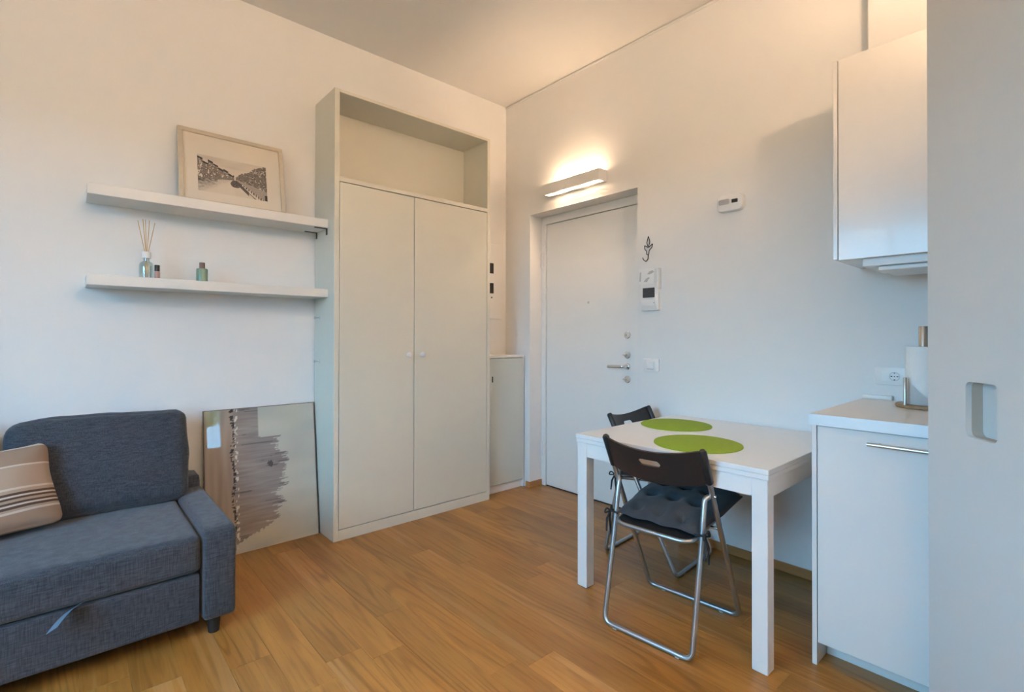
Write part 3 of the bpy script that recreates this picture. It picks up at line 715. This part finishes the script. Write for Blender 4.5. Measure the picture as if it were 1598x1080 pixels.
# ------------------------------------------------------------------ dining table
TX0, TX1, TY0, TY1, TZ = -0.919, -0.010, -2.487, -1.587, 0.738
tb = thing('dining_table', 'square white extending table pushed against the wall', 'table', ((TX0+TX1)/2, (TY0+TY1)/2, 0))
mk('table_top', box(TX0, TX1, TY0, TY1, TZ-0.019, TZ, 0.0018, 2), 'table_white', tb)
mk('extension_leaf', box(TX0+0.001, TX1, TY0+0.001, TY1-0.001, TZ-0.038, TZ-0.0198, 0.0015, 1), 'table_white', tb)
ax, ay = (TX0+0.006, TX1-0.004), (TY0+0.006, TY1-0.006); LG = 0.056
for x0, x1 in ((ax[0], ax[0]+LG), (ax[1]-LG, ax[1])):
    for y0, y1 in ((ay[0], ay[0]+LG), (ay[1]-LG, ay[1])):
        l = mk('leg', box(x0, x1, y0, y1, 0.004, TZ-0.0385, 0.0015, 1), 'table_white', tb)
        mk('glide', box(x0+0.006, x1-0.006, y0+0.006, y1-0.006, 0, 0.004), 'plastic_grey', l)
zz = (0.632, TZ-0.0385)
mk('apron', box(ax[0]+0.003, ax[0]+0.021, ay[0]+LG, ay[1]-LG, *zz), 'table_white', tb); mk('apron', box(ax[1]-0.021, ax[1]-0.003, ay[0]+LG, ay[1]-LG, *zz), 'table_white', tb)
mk('apron', box(ax[0]+LG, ax[1]-LG, ay[0]+0.003, ay[0]+0.021, *zz), 'table_white', tb); mk('apron', box(ax[0]+LG, ax[1]-LG, ay[1]-0.021, ay[1]-0.003, *zz), 'table_white', tb)
def placemat(label, x, y, r, rz):
    loop = [(r*math.cos(a*math.pi/32)*(1+0.012*math.sin(3*a*math.pi/32+1)), 0.97*r*math.sin(a*math.pi/32)) for a in range(64)]
    single('placemat', prism(loop, 0.004, Matrix.Translation((x, y, TZ)) @ Matrix.Rotation(rz, 4, 'Z'), 0.0012), 'green_felt', label, 'placemat', (x, y, TZ), 40, 'round green felt placemats')
placemat('round green placemat on the table, the one closer to the wall', -0.335, -1.785, 0.188, 0.6)
placemat('round green placemat at the open edge of the table behind a black backrest', -0.692, -2.098, 0.192, 0.3)

# ------------------------------------------------------------------ folding chairs (local: facing +x)
HU, HR = 0.212, 0.190
def upx(z): return -0.175+(0.775-z)/0.76*0.385
def make_chair(label):
    c = thing('folding_chair', label, 'chair', (0, 0, 0), 'black and silver folding chairs')
    R = 0.0105
    mk('front_frame', tube(fillet([(upx(0.775), HU, 0.775), (upx(R), HU, R), (upx(R), -HU, R), (upx(0.775), -HU, 0.775)], 0.035, 7), R, 12), 'tube_silver', c, 50)
    side = [(-0.078, 0.593), (-0.102, 0.585), (-0.118, 0.520), (-0.138, 0.400), (-0.222, R)]
    path = [(side[0][0], HU-0.004, side[0][1])]+[(x, HR, z) for x, z in side[1:]]+[(x, -HR, z) for x, z in side[1:][::-1]]+[(side[0][0], -HU+0.004, side[0][1])]
    rad = [0, 0.03, 0.05, 0.05, 0.038, 0.038, 0.05, 0.05, 0.03, 0]
    mk('rear_frame', tube(fillet(path, rad, 7), R, 12), 'tube_silver', c, 50)
    for s in (-1, 1):
        mk('rivet', tube([(upx(0.593)-0.002, s*(HU-0.014), 0.593), (upx(0.593)-0.002, s*(HU+0.014), 0.593)], 0.005, 10), 'chrome', c, 50)
        for x in (upx(R), -0.222):
            mk('glide', box(x-0.010, x+0.010, s*0.135-0.008, s*0.135+0.008, 0.0, 0.006, 0.001, 1), 'plastic_grey', c)
    loop = [(x+0.012, y) for x, y in rrect(0.385, 0.335, 0.05, 6)]
    zt = lambda x: 0.425+0.045*(x+0.18)/0.38
    sr = mk('seat_rim', tube([(x, y, zt(x)) for x, y in loop], 0.0085, 10, True), 'tube_silver', c, 50)
    b = bmesh.new(); b1 = [b.verts.new((x*0.985, y*0.985, zt(x)+0.006)) for x, y in loop]; b2 = [b.verts.new((x*0.985, y*0.985, zt(x)-0.004)) for x, y in loop]
    b.faces.new(b1); b.faces.new(b2[::-1])
    for k in range(len(loop)): b.faces.new((b1[k], b1[(k+1) % len(loop)], b2[(k+1) % len(loop)], b2[k]))
    mk('seat', b, 'plastic_black', c, 30)
    for s in (-1, 1):
        mk('seat_pivot', tube([(upx(0.445), s*0.168, 0.444), (upx(0.445), s*0.206, 0.445)], 0.006, 10), 'chrome', c, 50)
    # moulded backrest with an oblong grip hole
    b = bmesh.new(); N = 120; grid = []
    zm = 0.708
    for i in range(N+1):
        s = -1+2*i/N; y = s*0.222
        e = max(0, (abs(s)-0.86)/0.14); zt_, zb_ = 0.792-0.034*(1-s*s)-0.016*e*e, 0.652-0.032*(1-s*s)+0.012*e*e
        hw = 0.046; hy = abs(y)/hw
        hh = 0.0135*math.sqrt(max(0, 1-max(0, (abs(y)-0.0325)/0.0135)**2)) if abs(y) < 0.046 else 0.0
        colv = []
        zs = [zb_+(zm-hh-zb_)*k/4 for k in range(5)]+[zm+hh+(zt_-zm-hh)*k/4 for k in range(5)]
        for z in zs:
            colv.append(b.verts.new((upx(z)-0.050*(1-abs(s)**2.2)+0.004, y, z)))
        grid.append((colv, hh))
    for i in range(N):
        a, c2 = grid[i][0], grid[i+1][0]
        for k in range(9):
            if k == 4: continue
            b.faces.new((a[k], a[k+1], c2[k+1], c2[k]))
    bmesh.ops.remove_doubles(b, verts=list(b.verts), dist=1e-5)
    bmesh.ops.recalc_face_normals(b, faces=list(b.faces))
    r = bmesh.ops.solidify(b, geom=list(b.faces), thickness=0.007)
    for s in (-1, 1):
        add_tube(b, [(upx(z), s*HU, z) for z in (0.648, 0.652, 0.780, 0.787)], [0.012, 0.0150, 0.0150, 0.010], 14)
    mk('backrest', b, 'plastic_black', c, 45)
    return c
def copy_tree(o, parent=None):
    n = o.copy(); col.objects.link(n); n.parent = parent
    for ch in list(o.children): copy_tree(ch, n)
    return n
def make_cushion(label):
    c = thing('seat_cushion', label, 'cushion', (0, 0, 0), 'tufted dark seat cushions')
    N = 36; b = bmesh.new(); top, bot = [], []
    tufts = [(a, d) for a in (-0.10, 0.03, 0.16) for d in (-0.10, 0.0, 0.10)]
    for i in range(N+1):
        r1, r2 = [], []
        for j in range(N+1):
            u, v = -1+2*i/N, -1+2*j/N
            x = 0.078+0.215*u; hwid = 0.176+0.018*max(0, min(1, (u+0.55)/0.5))
            y = hwid*v*(1+0.02*u*u)*(1-0.015*(1-v*v))
            x *= 1.0; x += 0.006*math.sin(v*9)*(abs(u)**6)
            e = (1-abs(u)**5)*(1-abs(v)**5)
            dim = sum(math.exp(-((x-a)**2+(y-d)**2)/0.0006) for a, d in tufts)
            ln = sum(math.exp(-((x-a)**2)/0.00035) for a in (-0.10, 0.03, 0.16))*0.15+sum(math.exp(-((y-a)**2)/0.00035) for a in (-0.10, 0, 0.10))*0.15
            hgt = 0.046*max(0, e)**0.5*(1-0.75*min(1, dim)-0.22*min(1, ln))+0.003*noise.noise(Vector((x*30, y*30, 0)))*e
            base = 0.425+0.045*(x+0.18)/0.38+0.0145
            r1.append(b.verts.new((x, y, base+0.010+hgt))); r2.append(b.verts.new((x, y, base+0.004*(1-max(0, e)**0.5))))
        top.append(r1); bot.append(r2)
    for i in range(N):
        for j in range(N):
            b.faces.new((top[i][j], top[i+1][j], top[i+1][j+1], top[i][j+1])); b.faces.new((bot[i][j], bot[i][j+1], bot[i+1][j+1], bot[i+1][j]))
    for k in range(N):
        for p, q in (((0, k), (0, k+1)), ((N, k+1), (N, k)), ((k+1, 0), (k, 0)), ((k, N), (k+1, N))):
            b.faces.new((top[p[0]][p[1]], top[q[0]][q[1]], bot[q[0]][q[1]], bot[p[0]][p[1]]))
    mk('pad', b, 'cushion_fabric', c, 70)
    for s in (-1, 1):
        z0 = 0.452
        b = bmesh.new()
        add_tube(b, fillet([(-0.150, s*0.168, z0), (-0.152, s*0.203, z0+0.004), (-0.118, s*0.214, z0-0.004), (-0.104, s*0.202, z0)], 0.012), 0.0042, 8)
        bow = (-0.147, s*0.208, z0+0.002)
        for dx, dz in ((-0.022, 0.018), (0.020, 0.022)):
            add_tube(b, fillet([bow, (bow[0]+dx, bow[1]+s*0.006, bow[2]+dz), (bow[0]+dx*1.5, bow[1]+s*0.010, bow[2]-0.006), bow], 0.012), 0.0035, 8)
        for dx, ln in ((-0.020, 0.085), (0.018, 0.110)):
            add_tube(b, [bow, (bow[0]+dx*0.6, bow[1]+s*0.010, bow[2]-ln*0.4), (bow[0]+dx, bow[1]+s*0.007, bow[2]-ln)], [0.004, 0.005, 0.0035], 8)
        mk('tie', b, 'tie_fabric', c, 60)
    return c
C1 = Matrix.Translation((-0.842, -2.056, 0)) @ Matrix.Rotation(math.radians(5.0), 4, 'Z')
C2 = Matrix.Translation((-0.306, -1.657, 0)) @ Matrix.Rotation(math.radians(-90+4.0), 4, 'Z')
ch1 = make_chair('folding chair with black backrest at the open side of table, facing the wall')
ch2 = copy_tree(ch1); ch2['label'] = 'folding chair tucked under the table end that faces the entrance door'
cu1 = make_cushion('dark tufted cushion on the folding chair facing the wall')
cu2 = copy_tree(cu1); cu2['label'] = 'dark tufted cushion under the table on chair near entrance door'
for o, m in ((ch1, C1), (cu1, C1), (ch2, C2), (cu2, C2)):
    o.location = m.translation; o.rotation_euler = m.to_euler()

# ------------------------------------------------------------------ things on the right wall
# gas alarm
al = thing('wall_alarm', 'small rounded white alarm with tiny display high on the wall', 'alarm', (0, -1.937, 1.965))
AX = Matrix.Translation((0, -1.937, 1.962)) @ Matrix.Rotation(-math.pi/2, 4, 'Y') @ Matrix.Rotation(math.pi/2, 4, 'Z')
# AX: local x -> -y... build in a frame whose z axis points into the room
WB = Matrix(((0, 0, -1, 0), (-1, 0, 0, -1.937), (0, 1, 0, 1.962), (0, 0, 0, 1)))
mk('body', prism(rrect(0.148, 0.096, 0.030, 6), 0.034, WB, 0.010), 'plastic_white', al, 40)
mk('display', prism(rrect(0.034, 0.020, 0.002, 2), 0.0012, WB @ Matrix.Translation((0.030, 0.004, 0.034))), 'slot_dark', al)
mk('grille', prism(rrect(0.060, 0.030, 0.008, 3), 0.0012, WB @ Matrix.Translation((-0.030, 0.006, 0.034))), 'plastic_grey', al)
def wallB(y, z): return Matrix(((0, 0, -1, 0), (-1, 0, 0, y), (0, 1, 0, z), (0, 0, 0, 1)))
# leaf-shaped wire hook
hk = thing('wall_hook', 'dark wire hook bent like a leafed stem beside the entrance door', 'hook', (0, -1.398, 1.775))
W = wallB(-1.398, 1.775)
def wire(name, pts, r=0.0022, f=0.006):
    mk(name, tube([W @ p for p in fillet([Vector((x, y, z)) for x, y, z in pts], f, 5)], r, 8), 'black_wire', hk, 60)
wire('leaf', [(0, 0.012, 0.006), (-0.008, 0.040, 0.007), (0.004, 0.082, 0.008), (0.014, 0.045, 0.007), (0.004, 0.012, 0.006)])
wire('branches', [(0.002, 0.008, 0.006), (-0.026, 0.026, 0.006), (-0.024, 0.000, 0.006), (-0.010, -0.012, 0.006), (-0.010, -0.036, 0.006), (0.006, -0.036, 0.006), (0.008, -0.010, 0.006), (0.028, 0.006, 0.006), (0.034, 0.030, 0.006), (0.006, 0.010, 0.006)])
wire('hook', [(0.0, -0.036, 0.003), (0.0, -0.066, 0.006), (-0.006, -0.082, 0.020), (-0.018, -0.070, 0.030), (-0.022, -0.056, 0.032)], 0.0028)
# intercom with paper on its upper half
ic = thing('intercom', 'white wall intercom with dark grey screen beside the entrance door', 'intercom', (0, -1.420, 1.50))
W = wallB(-1.420, 1.510)
mk('body', prism(rrect(0.128, 0.262, 0.008, 4), 0.026, W, 0.004), 'plastic_white', ic, 40)
mk('handset', prism(rrect(0.016, 0.130, 0.004, 3), 0.036, W @ Matrix.Translation((0.063, 0.070, 0)), 0.003), 'plastic_white', ic, 40)
mk('screen', prism(rrect(0.086, 0.062, 0.003, 3), 0.0015, W @ Matrix.Translation((-0.004, -0.018, 0.026))), 'screen_dark', ic)
mk('button_strip', prism(rrect(0.088, 0.034, 0.003, 3), 0.0015, W @ Matrix.Translation((-0.004, -0.083, 0.026))), 'plastic_white', ic)
mk('indicator', prism(rrect(0.010, 0.004, 0.001, 2), 0.002, W @ Matrix.Translation((0.034, -0.083, 0.027))), 'plastic_grey', ic)
nt_ = thing('paper_note', 'white card with grey sketches covering the top of the intercom', 'note', (-0.03, -1.416, 1.60))
W = wallB(-1.412, 1.596)
mk('card', prism(rrect(0.118, 0.098, 0.002, 2), 0.0012, W @ Matrix.Translation((-0.010, 0, 0.0285))), 'paper_white', nt_)
def blot(pts): mk('sketch', prism(pts, 0.0006, W @ Matrix.Translation((0, 0, 0.0297))), 'plastic_grey', nt_)
blot([(-0.005, 0.014), (0.010, 0.030), (0.034, 0.036), (0.046, 0.026), (0.030, 0.016), (0.012, 0.012)])
blot([(-0.030, -0.034), (-0.016, -0.016), (0.004, -0.006), (0.016, -0.010), (0.002, -0.022), (-0.004, -0.036)])
blot([(-0.062, -0.030), (-0.058, 0.030), (-0.050, 0.028), (-0.052, -0.028)])
# switch
sw = thing('light_switch', 'white light switch plate between intercom and table', 'switch', (0, -1.420, 1.032))
W = wallB(-1.420, 1.032)
mk('plate', prism(rrect(0.118, 0.080, 0.006, 3), 0.011, W, 0.003), 'plastic_white', sw, 40)
mk('rocker', prism(rrect(0.052, 0.046, 0.002, 2), 0.0150, W @ Matrix.Translation((-0.002, 0, 0)), 0.002), 'plastic_white', sw, 40)
mk('marker', prism(rrect(0.050, 0.0022, 0.0008, 1), 0.0153, W @ Matrix.Translation((-0.002, -0.0245, 0))), 'plastic_grey', sw)
# socket
sk = thing('power_socket', 'white wall socket plate with round outlet above the worktop', 'socket', (0, -2.660, 1.036))
W = wallB(-2.660, 1.036)
mk('plate', prism(rrect(0.118, 0.080, 0.008, 3), 0.009, W, 0.002), 'plastic_white', sk, 40)
mk('blank', prism(rrect(0.024, 0.044, 0.001, 1), 0.0100, W @ Matrix.Translation((-0.022, 0, 0))), 'plastic_white', sk)
ot = mk('outlet', prism(rrect(0.044, 0.044, 0.002, 2), 0.0105, W @ Matrix.Translation((0.014, 0, 0))), 'plastic_white', sk)
rg = [(0.0185*math.cos(k*math.pi/12), 0.0185*math.sin(k*math.pi/12), 0.0108) for k in range(24)]
mk('ring', tube([W @ Matrix.Translation((0.014, 0, 0)) @ Vector(p) for p in rg], 0.0012, 6, True), 'plastic_grey', ot, 60)
for dx, dy, w_, h_ in ((-0.011, 0, 0.007, 0.0045), (0, 0, 0.0045, 0.0045), (0.011, 0, 0.007, 0.0045), (0, -0.015, 0.006, 0.004), (0, 0.015, 0.006, 0.004)):
    mk('contact_hole', prism(rrect(w_, h_, 0.002, 2), 0.0008, W @ Matrix.Translation((0.014+dx, dy, 0.0105))), 'slot_dark', ot)
single('cable_cover', box(-0.030, -0.001, -2.668, -2.556, 0.9292, 0.948, 0.003, 2), 'plastic_white', 'short white cable cover lying along the wall on the worktop', 'cable cover', (-0.015, -2.612, 0.9292), 40)

# ------------------------------------------------------------------ kitchen
KX, KY0, KY1, KZ = -0.725, -2.554, -3.225, 0.929
wt = thing('worktop', 'pale laminate kitchen worktop with silvery front edge', 'worktop', (KX/2, (KY0+KY1)/2, 0.889))
mk('slab', box(KX+0.003, -0.001, KY1, KY0-0.002, KZ-0.040, KZ, 0.001, 1), 'worktop_laminate', wt)
b = bmesh.new(); add_box(b, KX, KX+0.003, KY1, KY0, KZ-0.040, KZ-0.0003); add_box(b, KX+0.003, -0.001, KY0-0.002, KY0, KZ-0.040, KZ-0.0003)
mk('edge_band', b, 'worktop_edge', wt)
def base_unit(label, y0, y1, hand):
    u = thing('base_cabinet', label, 'cabinet', (-0.36, (y0+y1)/2, 0))
    F = -0.706
    mk('side_panel', box(F, -0.02, y0-0.016, y0, 0, 0.8885, 0.001, 1), 'kitchen_white', u)
    mk('side_panel', box(F+0.02, -0.02, y1, y1+0.016, 0, 0.8885), 'kitchen_white', u)
    mk('carcass_bottom', box(F+0.022, -0.02, y1+0.016, y0-0.016, 0.086, 0.102), 'kitchen_white', u)
    mk('carcass_back', box(-0.028, -0.02, y1+0.016, y0-0.016, 0.102, 0.888), 'kitchen_white', u)
    mk('plinth', box(-0.600, -0.585, y1+0.016, y0-0.018, 0.001, 0.084), 'kitchen_white', u)
    d = mk('door', box(F, F+0.019, y1+0.002, y0-0.0185, 0.085, 0.885, 0.0015, 1), 'kitchen_white', u)
    h0, h1 = hand
    hb = mk('handle', tube([(F-0.032, h0, 0.846), (F-0.032, h1, 0.846)], 0.0065, 12), 'steel_brushed', d, 50)
    if abs(h0-h1) > 0.1:
        for y in (h0-0.03, h1+0.03): mk('handle_post', tube([(F, y, 0.846), (F-0.030, y, 0.846)], 0.0045, 10), 'steel_brushed', d, 50)
    return u
base_unit('white kitchen base cabinet with long steel bar handle beside table', -2.558, -3.222, (-2.738, -3.010))
UX, UY0, UY1, UZ0, UZ1 = -0.400, -2.544, -3.150, 1.534, 2.362
uc = thing('wall_cabinet', 'white kitchen wall cabinet with flat glossy door', 'cabinet', (UX/2, (UY0+UY1)/2, UZ0))
mk('side_panel', box(UX, -0.001, UY0-0.016, UY0, UZ0, UZ1, 0.001, 1), 'kitchen_white', uc)
mk('side_panel', box(UX+0.02, -0.001, UY1, UY1+0.016, UZ0, UZ1), 'kitchen_white', uc)
mk('top_panel', box(UX+0.021, -0.001, UY1+0.016, UY0-0.016, UZ1-0.016, UZ1), 'kitchen_white', uc)
mk('bottom_panel', box(UX+0.021, -0.001, UY1+0.016, UY0-0.016, UZ0, UZ0+0.016), 'kitchen_white', uc)
mk('back_panel', box(-0.010, -0.002, UY1+0.016, UY0-0.016, UZ0+0.016, UZ1-0.016), 'kitchen_white', uc)
mk('door', box(UX, UX+0.019, UY1+0.002, UY0-0.019, UZ0-0.004, UZ1, 0.0012, 1), 'kitchen_white', uc)
hd = thing('range_hood', 'slim white extractor hood under the kitchen wall cabinet', 'hood', (-0.2, -2.90, 1.49))
mk('housing', box(-0.375, -0.03, UY1+0.02, -2.640, 1.497, 1.5335, 0.003, 1), 'white_lacquer', hd)
mk('visor', box(-0.360, -0.10, UY1+0.02, -2.690, 1.478, 1.4965, 0.005, 2), 'white_lacquer', hd)

# paper towel stand
RX, RY = -0.215, -2.808
th = thing('towel_stand', 'wooden paper towel stand with steel rods on the worktop', 'towel stand', (RX, RY, KZ))
mk('base', lathe([(0, 0), (0.088, 0), (0.092, 0.004), (0.092, 0.012), (0.088, 0.015), (0, 0.015)], 40, Matrix.Translation((RX, RY, KZ))), 'wood_base', th, 40)
mk('centre_rod', lathe([(0, 0.014), (0.016, 0.014), (0.016, 0.325), (0.014, 0.328), (0, 0.328)], 24, Matrix.Translation((RX, RY, KZ))), 'steel_brushed', th, 40)
ps = Vector((-0.288, -2.762, KZ))
mk('side_rod', lathe([(0, 0.014), (0.0065, 0.014), (0.0065, 0.122), (0.005, 0.124), (0, 0.124)], 16, Matrix.Translation(ps)), 'steel_brushed', th, 40)
pt = thing('paper_roll', 'white kitchen paper roll with a loose hanging sheet on the stand', 'paper roll', (RX, RY, KZ+0.015))
mk('roll', lathe([(0.0165, 0.0155), (0.058, 0.0155), (0.059, 0.018), (0.059, 0.243), (0.058, 0.2455), (0.0165, 0.2455), (0.0165, 0.0155)], 40, Matrix.Translation((RX, RY, KZ))), 'paper_white', pt, 50)
b = bmesh.new(); r1, r2 = [], []
for k in range(12):
    t = k/11; a = math.radians(136+84*t); rr_ = 0.0615+0.004*math.sin(t*3.1)
    x, y = RX+rr_*math.cos(a), RY+rr_*math.sin(a)
    r1.append(b.verts.new((x, y, KZ+0.0165))); r2.append(b.verts.new((x, y, KZ+0.115-0.095*t)))
for k in range(11): b.faces.new((r1[k], r1[k+1], r2[k+1], r2[k]))
bmesh.ops.solidify(b, geom=list(b.faces), thickness=0.0006)
mk('loose_sheet', b, 'paper_white', pt, 60)

# ------------------------------------------------------------------ shrub outside the narrow window
sh = thing('garden_shrub', 'leafy green shrub outside the narrow window', 'shrub', (-1.18, ROOM_Y-1.2, -0.1))
mk('stem', tube([(-1.18, ROOM_Y-1.2, -0.1), (-1.16, ROOM_Y-1.2, 0.5), (-1.20, ROOM_Y-1.22, 1.1)], [0.03, 0.022, 0.012], 8), 'bark', sh, 60)
b = bmesh.new(); r_ = random.Random(3)
for k in range(900):
    a, z, q = r_.uniform(0, 6.283), r_.uniform(1.26, 1.9), r_.uniform(0.05, 0.34)
    p = Vector((-1.18+q*math.cos(a), ROOM_Y-1.2+q*math.sin(a), z)); d = Vector((r_.uniform(-1, 1), r_.uniform(-1, 1), r_.uniform(-0.5, 1))).normalized(); e = d.orthogonal().normalized()
    vs = [b.verts.new(p+x) for x in (-d*0.05, e*0.018, d*0.05, -e*0.018)]; b.faces.new(vs)
fo = mk('foliage', b, 'green_leaf', sh); fo['kind'] = 'stuff'

for o in bpy.data.objects:
    if '_o' in o: del o['_o']
